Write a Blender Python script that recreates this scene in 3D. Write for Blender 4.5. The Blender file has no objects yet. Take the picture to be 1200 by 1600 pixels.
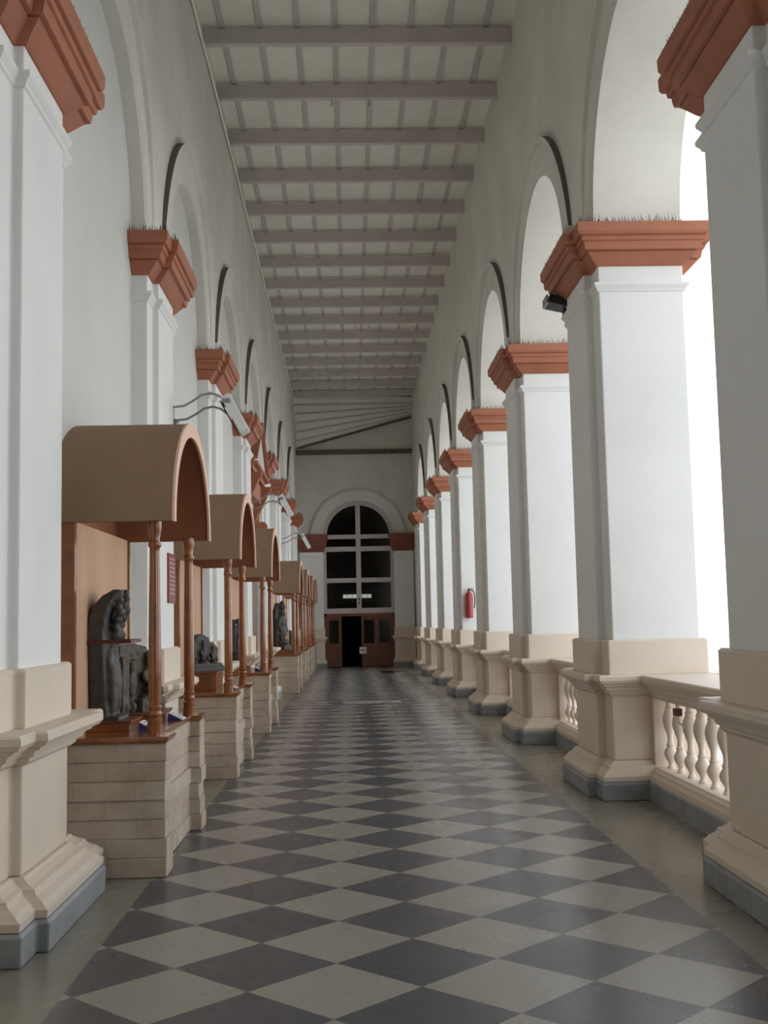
import bpy, bmesh, math, random
from mathutils import Vector, Matrix, noise
random.seed(7)
PI = math.pi
C = bpy.context.scene.collection
sc = bpy.context.scene

# ------------------------------------------------------------------ materials
def mat(name, col, rough=.7, var=.0, vscale=3., bump=0., bscale=40., metal=0., dark=None, coat=0.):
    m = bpy.data.materials.new(name); m.use_nodes = True
    nt = m.node_tree; b = nt.nodes['Principled BSDF']
    b.inputs['Roughness'].default_value = rough; b.inputs['Metallic'].default_value = metal
    b.inputs['Base Color'].default_value = (*col, 1)
    if coat: b.inputs['Coat Weight'].default_value = coat; b.inputs['Coat Roughness'].default_value = .12
    g = nt.nodes.new('ShaderNodeNewGeometry')
    if var:
        n = nt.nodes.new('ShaderNodeTexNoise'); n.inputs['Scale'].default_value = vscale
        n.inputs['Detail'].default_value = 6; n.inputs['Roughness'].default_value = .62
        nt.links.new(g.outputs['Position'], n.inputs['Vector'])
        r = nt.nodes.new('ShaderNodeValToRGB')
        d = dark or tuple(c*(1-var) for c in col)
        r.color_ramp.elements[0].position = .32; r.color_ramp.elements[0].color = (*d, 1)
        r.color_ramp.elements[1].position = .62; r.color_ramp.elements[1].color = (*col, 1)
        nt.links.new(n.outputs['Fac'], r.inputs['Fac']); nt.links.new(r.outputs['Color'], b.inputs['Base Color'])
    if bump:
        n2 = nt.nodes.new('ShaderNodeTexNoise'); n2.inputs['Scale'].default_value = bscale; n2.inputs['Detail'].default_value = 4
        nt.links.new(g.outputs['Position'], n2.inputs['Vector'])
        bp = nt.nodes.new('ShaderNodeBump'); bp.inputs['Strength'].default_value = bump; bp.inputs['Distance'].default_value = .01
        nt.links.new(n2.outputs['Fac'], bp.inputs['Height']); nt.links.new(bp.outputs['Normal'], b.inputs['Normal'])
    return m

M = {}
M['plaster'] = mat('white_plaster', (.79,.795,.775), .75, .06, .9, .12, 9)
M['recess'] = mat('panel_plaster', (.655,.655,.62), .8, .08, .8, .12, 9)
M['upper'] = mat('aged_plaster', (.74,.725,.66), .85, .16, .8, .15, 9)
M['peach'] = mat('peach_paint', (.71,.615,.51), .6, .06, 1.6, .1, 12)
M['terra'] = mat('terracotta_paint', (.40,.145,.078), .65, .16, 3, .1, 14)
M['shaded_terra'] = mat('shaded_terracotta_paint', (.25,.08,.055), .7, .2, 3)  # darker copy of the terracotta, the end wall's low light put into the colour
M['skirt'] = mat('grey_marble', (.30,.315,.33), .45, .3, 5)
M['beam'] = mat('mauve_grey_paint', (.64,.585,.58), .7, .12, 2)
M['boards'] = mat('ceiling_board_paint', (.88,.865,.78), .8, .12, 1.4)
M['batten'] = mat('batten_paint', (.60,.55,.54), .75, .1, 2)
M['dust_and_line'] = mat('dark_dust_and_line', (.15,.14,.125), .95)
M['wood'] = mat('varnished_wood', (.30,.10,.03), .2, .35, 7, .05, 30, coat=.5)
M['wood_dk'] = mat('dark_wood', (.19,.065,.028), .4, .3, 6)
M['door_wood'] = mat('door_wood', (.15,.055,.026), .5, .3, 5)
M['canopy_out'] = mat('tan_fabric_board', (.275,.168,.096), .75, .1, 5, .15, 160)
M['canopy_in'] = mat('brown_lining', (.24,.085,.035), .7, .1, 6)
M['trim'] = mat('pale_peach_edge', (.72,.47,.34), .55)
M['panel'] = mat('peach_panel', (.57,.35,.215), .7, .06, 3)
M['stone_dk'] = mat('black_carved_stone', (.075,.07,.06), .55, .45, 14, .35, 60)
M['stone_br'] = mat('brown_carved_stone', (.12,.095,.07), .7, .5, 16, .4, 55)
M['iron'] = mat('painted_red_iron', (.10,.02,.018), .5)
M['black'] = mat('black_enamel', (.015,.015,.018), .45)
M['spike'] = mat('rusty_wire', (.11,.085,.065), .7)
M['white_metal'] = mat('white_enamel', (.75,.75,.73), .4)
M['grey_metal'] = mat('grey_metal', (.32,.32,.33), .4, metal=.5)
M['red'] = mat('red_enamel', (.28,.02,.022), .35)
M['maroon'] = mat('maroon_plaque', (.24,.045,.045), .5)
M['paper'] = mat('white_card', (.80,.80,.78), .6)
M['blue'] = mat('dark_blue_card', (.03,.03,.12), .6)
M['frame'] = mat('grey_window_paint', (.52,.47,.47), .6, .08, 3)
M['plate'] = mat('weathered_plate', (.16,.135,.115), .8, .3, 6)
M['ink'] = mat('dark_ink', (.05,.05,.06), .7)
M['gold'] = mat('gilt_lettering', (.55,.38,.30), .5)
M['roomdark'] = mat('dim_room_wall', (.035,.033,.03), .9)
M['wet'] = mat('wet_stone', (.03,.028,.026), .08)
M['ground'] = mat('pale_court_paving', (.80,.78,.74), .9, .15, .5)
M['outer'] = mat('outer_white_plaster', (.80,.80,.78), .8)

def glass(name, tint, alpha):
    m = bpy.data.materials.new(name); m.use_nodes = True; nt = m.node_tree
    nt.nodes.remove(nt.nodes['Principled BSDF'])
    t = nt.nodes.new('ShaderNodeBsdfTransparent'); t.inputs['Color'].default_value = (*tint, 1)
    g = nt.nodes.new('ShaderNodeBsdfGlossy'); g.inputs['Roughness'].default_value = .08
    mx = nt.nodes.new('ShaderNodeMixShader'); mx.inputs['Fac'].default_value = alpha
    nt.links.new(t.outputs[0], mx.inputs[1]); nt.links.new(g.outputs[0], mx.inputs[2])
    nt.links.new(mx.outputs[0], nt.nodes['Material Output'].inputs['Surface'])
    return m
M['glass'] = glass('dusky_glass', (.55,.55,.52), .05)
M['glass_gr'] = glass('greenish_glass', (.35,.42,.36), .07)

def emit(name, col, s):
    m = bpy.data.materials.new(name); m.use_nodes = True; b = m.node_tree.nodes['Principled BSDF']
    b.inputs['Base Color'].default_value = (*col, 1); b.inputs['Emission Color'].default_value = (*col, 1)
    b.inputs['Emission Strength'].default_value = s
    return m
M['lit'] = emit('daylit_window', (.92,.96,1), 1.3)

def N(nt, op, a, b=None, c=None):
    n = nt.nodes.new('ShaderNodeMath'); n.operation = op
    for i, x in enumerate((a, b, c)):
        if x is None: continue
        if hasattr(x, 'default_value'): nt.links.new(x, n.inputs[i])
        else: n.inputs[i].default_value = x
    return n.outputs[0]
def mixc(nt, f, a, b):
    n = nt.nodes.new('ShaderNodeMix'); n.data_type = 'RGBA'
    if hasattr(f, 'default_value'): nt.links.new(f, n.inputs[0])
    else: n.inputs[0].default_value = f
    for s, x in ((6, a), (7, b)):
        if hasattr(x, 'default_value'): nt.links.new(x, n.inputs[s])
        else: n.inputs[s].default_value = (*x, 1)
    return n.outputs[2]

XC, Y0T, DT, XBL, XBR = .286, 5.1707, .7625, -1.288, 1.847
def floor_mat():
    m = bpy.data.materials.new('marble_chequer_floor'); m.use_nodes = True; nt = m.node_tree
    b = nt.nodes['Principled BSDF']
    g = nt.nodes.new('ShaderNodeNewGeometry'); s = nt.nodes.new('ShaderNodeSeparateXYZ')
    nt.links.new(g.outputs['Position'], s.inputs[0]); x, y = s.outputs[0], s.outputs[1]
    u = N(nt,'DIVIDE',N(nt,'SUBTRACT',x,XC),DT); v = N(nt,'DIVIDE',N(nt,'SUBTRACT',y,Y0T),DT)
    a = N(nt,'ADD',u,v); c = N(nt,'SUBTRACT',u,v)
    fa, fc = N(nt,'FLOOR',a), N(nt,'FLOOR',c)
    par = N(nt,'PINGPONG',N(nt,'ADD',fa,fc),1.0)
    cv = nt.nodes.new('ShaderNodeCombineXYZ'); nt.links.new(fa,cv.inputs[0]); nt.links.new(fc,cv.inputs[1])
    wn = nt.nodes.new('ShaderNodeTexWhiteNoise'); nt.links.new(cv.outputs[0], wn.inputs['Vector'])
    rnd = wn.outputs['Value']
    no = nt.nodes.new('ShaderNodeTexNoise'); no.inputs['Scale'].default_value = 5; no.inputs['Detail'].default_value = 8
    no.inputs['Roughness'].default_value = .7; no.inputs['Distortion'].default_value = .8
    nt.links.new(g.outputs['Position'], no.inputs['Vector'])
    nf = no.outputs['Fac']
    light = mixc(nt, nf, (.30,.287,.24), (.375,.358,.31))
    light = mixc(nt, N(nt,'MULTIPLY',rnd,.35), light, (.28,.265,.225))
    darkc = mixc(nt, nf, (.05,.052,.064), (.10,.102,.114))
    darkc = mixc(nt, N(nt,'MULTIPLY',rnd,.5), darkc, (.115,.11,.115))
    col = mixc(nt, par, light, darkc)
    # thin joints
    def edge(q):
        fr = N(nt,'FRACT',q); return N(nt,'MINIMUM',fr,N(nt,'SUBTRACT',1.0,fr))
    e = N(nt,'MINIMUM',edge(a),edge(c))
    joint = N(nt,'LESS_THAN',e,.004)
    col = mixc(nt, N(nt,'MULTIPLY',joint,.5), col, (.12,.11,.09))
    # plain side bands
    def rng(q, lo, hi): return N(nt,'MULTIPLY',N(nt,'GREATER_THAN',q,lo),N(nt,'LESS_THAN',q,hi))
    inside = rng(x,XBL,XBR)
    band = mixc(nt, nf, (.20,.187,.145), (.265,.25,.20))
    fy = N(nt,'FRACT',N(nt,'DIVIDE',y,.62)); bj = N(nt,'LESS_THAN',fy,.012)
    band = mixc(nt, N(nt,'MULTIPLY',bj,.4), band, (.15,.14,.11))
    # crossing strip of plain slabs
    strip = rng(y,22.35,23.65)
    mid = rng(y,22.72,23.28)
    lightslab = N(nt,'MULTIPLY',mid,rng(x,-.16,.98))
    darkslab = N(nt,'MULTIPLY',mid,N(nt,'ADD',rng(x,-.5,-.16),rng(x,.98,1.3)))
    line = N(nt,'ADD',rng(y,22.35,22.42),rng(y,23.58,23.65))
    st = mixc(nt, lightslab, mixc(nt, nf, (.20,.19,.165), (.27,.26,.22)), (.45,.43,.37))
    st = mixc(nt, darkslab, st, (.10,.10,.115)); st = mixc(nt, line, st, (.12,.12,.13))
    col = mixc(nt, strip, col, st)
    col = mixc(nt, inside, band, col)
    nt.links.new(col, b.inputs['Base Color'])
    n2 = nt.nodes.new('ShaderNodeTexNoise'); n2.inputs['Scale'].default_value = 1.6; n2.inputs['Detail'].default_value = 5
    nt.links.new(g.outputs['Position'], n2.inputs['Vector'])
    r = N(nt,'MULTIPLY_ADD',n2.outputs['Fac'],.22,.17)
    nt.links.new(r, b.inputs['Roughness'])
    b.inputs['Specular IOR Level'].default_value = .6
    bp = nt.nodes.new('ShaderNodeBump'); bp.inputs['Strength'].default_value = .05; bp.inputs['Distance'].default_value = .01
    n3 = nt.nodes.new('ShaderNodeTexNoise'); n3.inputs['Scale'].default_value = 4
    nt.links.new(g.outputs['Position'], n3.inputs['Vector'])
    nt.links.new(n3.outputs['Fac'], bp.inputs['Height']); nt.links.new(bp.outputs['Normal'], b.inputs['Normal'])
    return m
M['floor'] = floor_mat()

def brick_mat():
    m = bpy.data.materials.new('limewashed_stone_blocks'); m.use_nodes = True; nt = m.node_tree
    b = nt.nodes['Principled BSDF']; b.inputs['Roughness'].default_value = .9
    g = nt.nodes.new('ShaderNodeNewGeometry'); s = nt.nodes.new('ShaderNodeSeparateXYZ'); sn = nt.nodes.new('ShaderNodeSeparateXYZ')
    nt.links.new(g.outputs['Position'], s.inputs[0]); nt.links.new(g.outputs['True Normal'], sn.inputs[0])
    isx = N(nt,'GREATER_THAN',N(nt,'ABSOLUTE',sn.outputs[0]),.6)
    u = N(nt,'ADD',N(nt,'MULTIPLY',isx,s.outputs[1]),N(nt,'MULTIPLY',N(nt,'SUBTRACT',1.0,isx),s.outputs[0]))
    no0 = nt.nodes.new('ShaderNodeTexNoise'); no0.inputs['Scale'].default_value = 7
    nt.links.new(g.outputs['Position'], no0.inputs['Vector'])
    zz = N(nt,'MULTIPLY_ADD',no0.outputs['Fac'],.02,s.outputs[2])
    cv = nt.nodes.new('ShaderNodeCombineXYZ'); nt.links.new(u,cv.inputs[0]); nt.links.new(zz,cv.inputs[1])
    br = nt.nodes.new('ShaderNodeTexBrick'); nt.links.new(cv.outputs[0], br.inputs['Vector'])
    br.inputs['Scale'].default_value = 1; br.inputs['Brick Width'].default_value = .40; br.inputs['Row Height'].default_value = .122
    br.inputs['Mortar Size'].default_value = .004; br.inputs['Mortar Smooth'].default_value = .6
    br.inputs['Color1'].default_value = (.56,.48,.385,1); br.inputs['Color2'].default_value = (.47,.36,.27,1); br.inputs['Mortar'].default_value = (.53,.455,.37,1)
    no = nt.nodes.new('ShaderNodeTexNoise'); no.inputs['Scale'].default_value = 6; no.inputs['Detail'].default_value = 8; no.inputs['Roughness'].default_value = .7
    nt.links.new(g.outputs['Position'], no.inputs['Vector'])
    r = nt.nodes.new('ShaderNodeValToRGB'); r.color_ramp.elements[0].position = .35; r.color_ramp.elements[1].position = .7
    nt.links.new(no.outputs['Fac'], r.inputs['Fac'])
    c1 = mixc(nt, N(nt,'MULTIPLY',r.outputs['Color'],.5), br.outputs['Color'], (.66,.61,.53))
    nz = nt.nodes.new('ShaderNodeTexNoise'); nz.inputs['Scale'].default_value = 2.3; nz.inputs['Detail'].default_value = 9; nz.inputs['Roughness'].default_value = .75
    nt.links.new(g.outputs['Position'], nz.inputs['Vector'])
    r2 = nt.nodes.new('ShaderNodeValToRGB'); r2.color_ramp.elements[0].position = .42; r2.color_ramp.elements[1].position = .66
    nt.links.new(nz.outputs['Fac'], r2.inputs['Fac'])
    c1 = mixc(nt, N(nt,'MULTIPLY',r2.outputs['Color'],.55), c1, (.27,.205,.15))
    nt.links.new(c1, b.inputs['Base Color'])
    h = N(nt,'ADD',N(nt,'MULTIPLY',br.outputs['Fac'],-.6),N(nt,'MULTIPLY',no.outputs['Fac'],.8))
    bp = nt.nodes.new('ShaderNodeBump'); bp.inputs['Strength'].default_value = .6; bp.inputs['Distance'].default_value = .012
    nt.links.new(h, bp.inputs['Height']); nt.links.new(bp.outputs['Normal'], b.inputs['Normal'])
    return m
M['brick'] = brick_mat()

# ------------------------------------------------------------------ mesh helpers
class MB:
    def __init__(s): s.v = []; s.f = []; s.m = []
    def add(s, vs, fs, mi=0):
        o = len(s.v); s.v += [tuple(p) for p in vs]
        for f in fs: s.f.append(tuple(i+o for i in f)); s.m.append(mi)
        return s
    def box(s, x0, x1, y0, y1, z0, z1, mi=0):
        vs = [(x,y,z) for z in (z0,z1) for y in (y0,y1) for x in (x0,x1)]
        return s.add(vs, [(0,2,3,1),(4,5,7,6),(0,1,5,4),(2,6,7,3),(0,4,6,2),(1,3,7,5)], mi)
    def rings(s, rings, mi=0, cap=True, closed=True):
        n = len(rings[0]); vs = [p for r in rings for p in r]; fs = []
        for k in range(len(rings)-1):
            for i in range(n if closed else n-1):
                j = (i+1) % n
                fs.append((k*n+i, k*n+j, (k+1)*n+j, (k+1)*n+i))
        if cap: fs.append(tuple(range(n))[::-1]); fs.append(tuple((len(rings)-1)*n+i for i in range(n)))
        return s.add(vs, fs, mi)
    def mould(s, plan, prof, mi=0, k=1.):
        return s.rings([[(x,y,z) for x,y in offset(plan, o*k)] for z,o in prof], mi)
    def lathe(s, prof, cx=0, cy=0, n=16, mi=0):
        return s.rings([[(cx+r*math.cos(2*PI*i/n), cy+r*math.sin(2*PI*i/n), z) for i in range(n)] for z,r in prof], mi)
    def tube(s, pts, r, n=8, mi=0):
        pts = [Vector(p) for p in pts]; rs = []
        rr = r if isinstance(r, (list,tuple)) else [r]*len(pts)
        for i,p in enumerate(pts):
            t = (pts[min(i+1,len(pts)-1)]-pts[max(i-1,0)]).normalized()
            a = t.orthogonal().normalized() if i == 0 else (pa - t*pa.dot(t)).normalized()
            pa = a; b = t.cross(a)
            rs.append([p+rr[i]*(a*math.cos(2*PI*k/n)+b*math.sin(2*PI*k/n)) for k in range(n)])
        return s.rings(rs, mi)
    def ell(s, c, r, rot=None, n=14, mi=0):
        c = Vector(c); R = rot or Matrix.Identity(3); rs = []
        for i in range(1, n):
            t = PI*i/n
            rs.append([c + R @ Vector((r[0]*math.sin(t)*math.cos(2*PI*j/n), r[1]*math.sin(t)*math.sin(2*PI*j/n), -r[2]*math.cos(t))) for j in range(n)])
        return s.rings(rs, mi)
    def obox(s, c, d, R, mi=0):
        c = Vector(c); vs = [c + R @ Vector((sx*d[0]/2, sy*d[1]/2, sz*d[2]/2)) for sz in (-1,1) for sy in (-1,1) for sx in (-1,1)]
        return s.add(vs, [(0,2,3,1),(4,5,7,6),(0,1,5,4),(2,6,7,3),(0,4,6,2),(1,3,7,5)], mi)
    def prism(s, poly, axis, a, b, mi=0):
        # poly in the two other axes (order x,y,z without axis)
        def P(p, t):
            q = list(p); q.insert(axis, t); return tuple(q)
        return s.rings([[P(p,a) for p in poly],[P(p,b) for p in poly]], mi)
    def build(s, name, mats, parent=None, smooth=False, bevel=0., recalc=True):
        me = bpy.data.meshes.new(name); me.from_pydata(s.v, [], s.f); 
        mats = mats if isinstance(mats, (list,tuple)) else [mats]
        for m in mats: me.materials.append(m)
        for p, i in zip(me.polygons, s.m): p.material_index = i
        if recalc:
            bm = bmesh.new(); bm.from_mesh(me); bmesh.ops.recalc_face_normals(bm, faces=bm.faces); bm.to_mesh(me); bm.free()
        if smooth:
            me.shade_smooth()
            try: me.set_sharp_from_angle(angle=math.radians(40))
            except Exception: pass
        o = bpy.data.objects.new(name, me); C.objects.link(o)
        if parent: o.parent = parent; o.matrix_parent_inverse = parent.matrix_basis.inverted()
        if bevel:
            b = o.modifiers.new('bevel','BEVEL'); b.width = bevel; b.segments = 2; b.limit_method = 'ANGLE'; b.angle_limit = math.radians(50)
        return o
def offset(poly, d):
    n = len(poly); out = []
    for i in range(n):
        p0, p1, p2 = Vector(poly[i-1]), Vector(poly[i]), Vector(poly[(i+1)%n])
        a = (p1-p0).normalized(); b = (p2-p1).normalized()
        na, nb = Vector((a.y,-a.x)), Vector((b.y,-b.x))
        k = (na+nb)/(1+na.dot(nb)); out.append((p1.x+k.x*d, p1.y+k.y*d))
    return out
def tag(o, label=None, cat=None, group=None, kind=None):
    if label: o['label'] = label
    if cat: o['category'] = cat
    if group: o['group'] = group
    if kind: o['kind'] = kind
    return o
def thing(name, label, cat, loc=(0,0,0), group=None, rz=0):
    o = bpy.data.objects.new(name, None); C.objects.link(o); o.location = loc; o.rotation_euler = (0,0,rz)
    o.empty_display_size = .1
    return tag(o, label, cat, group)
def kids(o): return [c for c in list(bpy.data.objects) if c.parent == o]
def copy_tree(o, parent=None):
    c = o.copy(); C.objects.link(c)
    if parent: c.parent = parent; c.matrix_parent_inverse = o.matrix_parent_inverse.copy()
    for ch in kids(o): copy_tree(ch, c)
    return c
def struct(o, label=None):
    o['kind'] = 'structure'
    if label: o['label'] = label
    return o
# children are built in the local frame of their thing
def part(mb, name, m, parent, **k):
    o = mb.build(name, m, None, **k); o.parent = parent; return o
ORD = ['nearest','second','third','fourth','fifth','sixth','seventh','eighth','ninth','tenth','eleventh','twelfth','thirteenth','fourteenth','fifteenth','sixteenth','seventeenth','eighteenth']

# ------------------------------------------------------------------ room shell
XL, XR, XREC = -1.84, 2.33, -1.955      # left wall face, right wall face, left recess
ZB, ZC, ZS, YE = 9.36, 9.62, 5.18, 40.5
PY = [5.65] + [10.2+4.58*k for k in range(7)]          # right piers, near faces
LY = [5.83] + [10.3+4.56*k for k in range(7)]          # left pilasters
LEN, INS = 1.4, .27
tag(struct(MB().box(-2.3, 2.58+.3, -8, YE+.4, -.3, 0).build('floor', M['floor'])), 'grey and cream diamond chequered marble floor with plain side bands')
g = struct(MB().box(2.9, 90, -60, 110, -.8, -.32).build('ground', M['ground']), 'pale open courtyard ground outside the arcade')
ce = struct(MB().box(-2.3, 3.2, -8, YE+.4, ZC, ZC+.15).build('ceiling', M['boards']), 'cream boarded ceiling between the joists')
for x in (-1.579,-1.072,-.565,-.058,.449,.956,1.463,1.97):
    part(MB().box(x-.035, x+.035, -8, YE, ZC-.03, ZC+.01), 'batten', M['batten'], ce)

def arch_wall(mb, x0, x1, y_a, y_b, arches, zs, zt, mi=0, n=40):
    pts = [(y_a, zs)]
    for yc, r in arches:
        pts += [(yc - r*math.cos(PI*i/n), zs + r*math.sin(PI*i/n)) for i in range(n+1)]
    pts.append((y_b, zs))
    top = [(y, zt) for y,_ in pts]
    rings = []
    for x in (x0, x1):
        rings.append((x,))
    nn = len(pts); vs = []
    for x in (x0, x1):
        vs += [(x,y,z) for y,z in pts] + [(x,y,z) for y,z in top]
    fs = []
    for i in range(nn-1):
        if abs(pts[i][0]-pts[i+1][0]) < 1e-6: continue
        fs.append((i,i+1,nn+i+1,nn+i)); o = 2*nn; fs.append((o+i,o+nn+i,o+nn+i+1,o+i+1))
        fs.append((i,o+i,o+i+1,i+1)); fs.append((nn+i,nn+i+1,o+nn+i+1,o+nn+i))
    for i in (0, nn-1): fs.append((i, nn+i, 2*nn+nn+i, 2*nn+i))
    return mb.add(vs, fs, mi)
def archivolt(xf, sgn, yc, r, zs, n=48):
    prof = [(r,-.06),(r,.008),(r+.05,.008),(r+.055,.018),(r+.09,.018),(r+.10,.026),(r+.30,.026),(r+.36,.026),(r+.37,.085),(r+.43,.09),(r+.43,-.03)]
    mb = MB(); rs = []
    for i in range(n+1):
        t = PI*i/n
        tp = .3+.7*math.sin(t)
        rs.append([(xf+sgn*(p*tp if q > r+.35 and p > 0 else p), yc-q*math.cos(t), zs+q*math.sin(t)) for q,p in prof])
    k = len(prof); mb.rings(rs)
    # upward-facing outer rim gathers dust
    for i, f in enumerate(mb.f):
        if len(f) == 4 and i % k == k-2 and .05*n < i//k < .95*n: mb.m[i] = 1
    return mb

right_arches = [((PY[k]+LEN+PY[k+1])/2, (PY[k+1]-PY[k]-LEN)/2) for k in range(7)]
hid = [(4.06, 1.59)]     # unseen bay left open beside the viewer to light the foreground
mb = arch_wall(MB(), XR, 3.134, -8, YE+.3, hid+right_arches, ZS, ZC+.1)
mb.box(XR, 3.134, -8, 2.47, 0, ZS)  # unseen stretch kept closed to limit the light on the foreground
mb.box(2.6, 3.1, -8, PY[0]+.02, 0, 1.05)
mb.box(XR, 3.134, PY[7]+LEN-.02, YE+.3, 0, ZS)
wr = struct(mb.build('wall_right', M['upper']), 'right arcade wall of round open arches above the piers')
for yc, r in hid+right_arches: part(archivolt(XR, -1, yc, r, ZS), 'archivolt', [M['upper'], M['dust_and_line']], wr)
left_arches = [((LY[k]+LEN+LY[k+1])/2, (LY[k+1]-LY[k]-LEN)/2) for k in range(7)]
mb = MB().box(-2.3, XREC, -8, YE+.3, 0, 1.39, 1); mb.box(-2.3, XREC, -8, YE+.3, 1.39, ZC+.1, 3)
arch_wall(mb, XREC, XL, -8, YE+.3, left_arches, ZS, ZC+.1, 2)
mb.box(XREC, XL, -8, LY[0]+.02, 1.39, ZS, 0); mb.box(XREC, XL, -8, LY[0]+.02, 0, 1.39, 1)
mb.box(XREC, XL, LY[7]+LEN-.02, YE+.3, 0, ZS, 0)
wl = struct(mb.build('wall_left', [M['plaster'], M['peach'], M['upper'], M['recess']]), 'left wall of shallow blind arches')
for yc, r in left_arches: part(archivolt(XL, 1, yc, r, ZS), 'archivolt', [M['upper'], M['dust_and_line']], wl)
struct(MB().box(-2.3, 3.2, -8.3, -8, 0, ZC+.1).build('wall_near', M['upper']), 'end wall behind the viewer')

# joists
Y = 14.72 - 1.61*3
bm_ = MB().box(XL+.0, XR, -.05, .05, ZB, ZB+.21).build('ceiling_beam', M['beam'], bevel=.006)
k = 0; beams = []
while Y < 39.5:
    o = bm_ if k == 0 else bm_.copy()
    if k: C.objects.link(o)
    o.location = (0, Y, 0); beams.append(o); k += 1; Y += 1.61
for i, o in enumerate(beams):
    nm = ORD[i] if i < len(ORD) else 'last'
    tag(o, f'mauve grey timber ceiling joist, {nm} counted from the near end' if i < len(beams)-1 else 'mauve grey timber ceiling joist, farthest, before the end wall', 'ceiling beam', 'joists across the ceiling')
# sloping end boarding and dark wall plate at the far end
mb = MB().rings([[(XL,YE-1.1,ZB+.05),(XR,YE-.4,ZB+.05),(XR,YE-.02,8.9),(XL,YE-.02,7.8)],[(XL,YE-1.1,ZB+.2),(XR,YE-.4,ZB+.2),(XR,YE,9.05),(XL,YE,7.95)]])
tr = struct(mb.build('trim_1', M['boards']), 'sloping boarding where the ceiling meets the end wall')
for q in (.12,.30,.48,.66,.84):
    pa = Vector((XL,YE-1.1+1.08*q,ZB+.05+(7.8-ZB-.05)*q)); pb = Vector((XR,YE-.4+.38*q,ZB+.05+(8.9-ZB-.05)*q)); h = Vector((0,-.03,-.035)); v = Vector((0,0,.09))
    part(MB().rings([[pa, pa+h, pa+h+v, pa+v],[pb, pb+h, pb+h+v, pb+v]]), 'joist', M['beam'], tr)
pa = Vector((XL,YE-.05,7.76)); pb = Vector((XR,YE-.05,8.86)); v = Vector((0,0,.07)); h = Vector((0,-.05,0))
part(MB().rings([[pa,pa+h,pa+h+v,pa+v],[pb,pb+h,pb+h+v,pb+v]]), 'edge_board', M['plate'], tr)
struct(MB().box(XL, XR, YE-.1, YE, 7.58, 7.74).build('trim_2', M['plate']), 'dark timber beam across the end wall')

# ------------------------------------------------------------------ pier and pilaster profiles
P_SKIRT = [(0,.175),(.14,.178),(.158,.168),(.165,.15)]
P_BASE = [(.165,.165),(.205,.168),(.215,.155),(.235,.14),(.255,.112),(.27,.10),(.285,.098),(.295,.075),(.315,.05),(.33,.04)]
P_DIE = [(.33,.035),(.90,.035)]
P_RAIL = [(.895,.04),(.915,.06),(.935,.065),(.945,.085),(.975,.095),(.985,.12),(1.0,.125),(1.01,.15),(1.035,.165),(1.07,.165),(1.082,.155)]
P_PLINTH = [(1.075,.055),(1.375,.055),(1.39,.04)]
P_SHAFT = [(1.38,0),(4.83,0)]
P_COLLAR = [(4.575,.0),(4.585,.014),(4.60,.018),(4.615,.03),(4.635,.045),(4.66,.045),(4.665,.0)]
P_CAP = [(4.82,.012),(4.835,.03),(4.86,.052),(4.89,.078),(4.915,.10),(4.925,.112),(4.935,.105),(4.94,.14),(4.985,.15),(5.01,.152),(5.018,.17),(5.045,.178),(5.058,.174),(5.065,.20),(5.09,.215),(5.17,.218),(5.18,.20)]

def spikes(path, seed, step=.017, h=.085):
    rnd = random.Random(seed); mb = MB()
    for (x0,y0),(x1,y1) in path:
        L = math.hypot(x1-x0,y1-y0); n = max(1,int(L/step))
        for i in range(n):
            t = (i+.5+rnd.uniform(-.35,.35))/n; x = x0+(x1-x0)*t; y = y0+(y1-y0)*t
            hh = h*rnd.uniform(.6,1.15); dx, dy = rnd.gauss(0,.013), rnd.gauss(0,.013); w = .0055
            mb.add([(x-w,y-w,5.17),(x+w,y-w,5.17),(x,y+w,5.17),(x+dx,y+dy,5.17+hh)], [(0,1,3),(1,2,3),(2,0,3),(0,2,1)])
        mb.box(min(x0,x1)-.006,max(x0,x1)+.006,min(y0,y1)-.006,max(y0,y1)+.006,5.17,5.184)
    return mb
def upright(root, plan, k, kb, spike_path, seed):
    part(MB().mould(plan, P_SKIRT, 0, kb), 'skirting', M['skirt'], root, bevel=.01)
    part(MB().mould(plan, P_BASE, 0, kb), 'base_moulding', M['peach'], root)
    part(MB().mould(plan, P_DIE, 0, k), 'pedestal', M['peach'], root, bevel=.012)
    part(MB().mould(plan, P_RAIL, 0, kb), 'pedestal_cap', M['peach'], root)
    part(MB().mould(plan, P_PLINTH, 0, k), 'plinth', M['peach'], root, bevel=.012)
    part(MB().mould(plan, P_SHAFT, 0, 1), 'shaft', M['plaster'], root, bevel=.012)
    part(MB().mould(plan, P_COLLAR, 0, 1), 'collar', M['plaster'], root)
    cap = part(MB().mould(plan, P_CAP, 0, 1), 'capital', M['terra'], root)
    sp = part(spikes(spike_path, seed), 'bird_spikes', M['spike'], cap)
    return root

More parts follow.
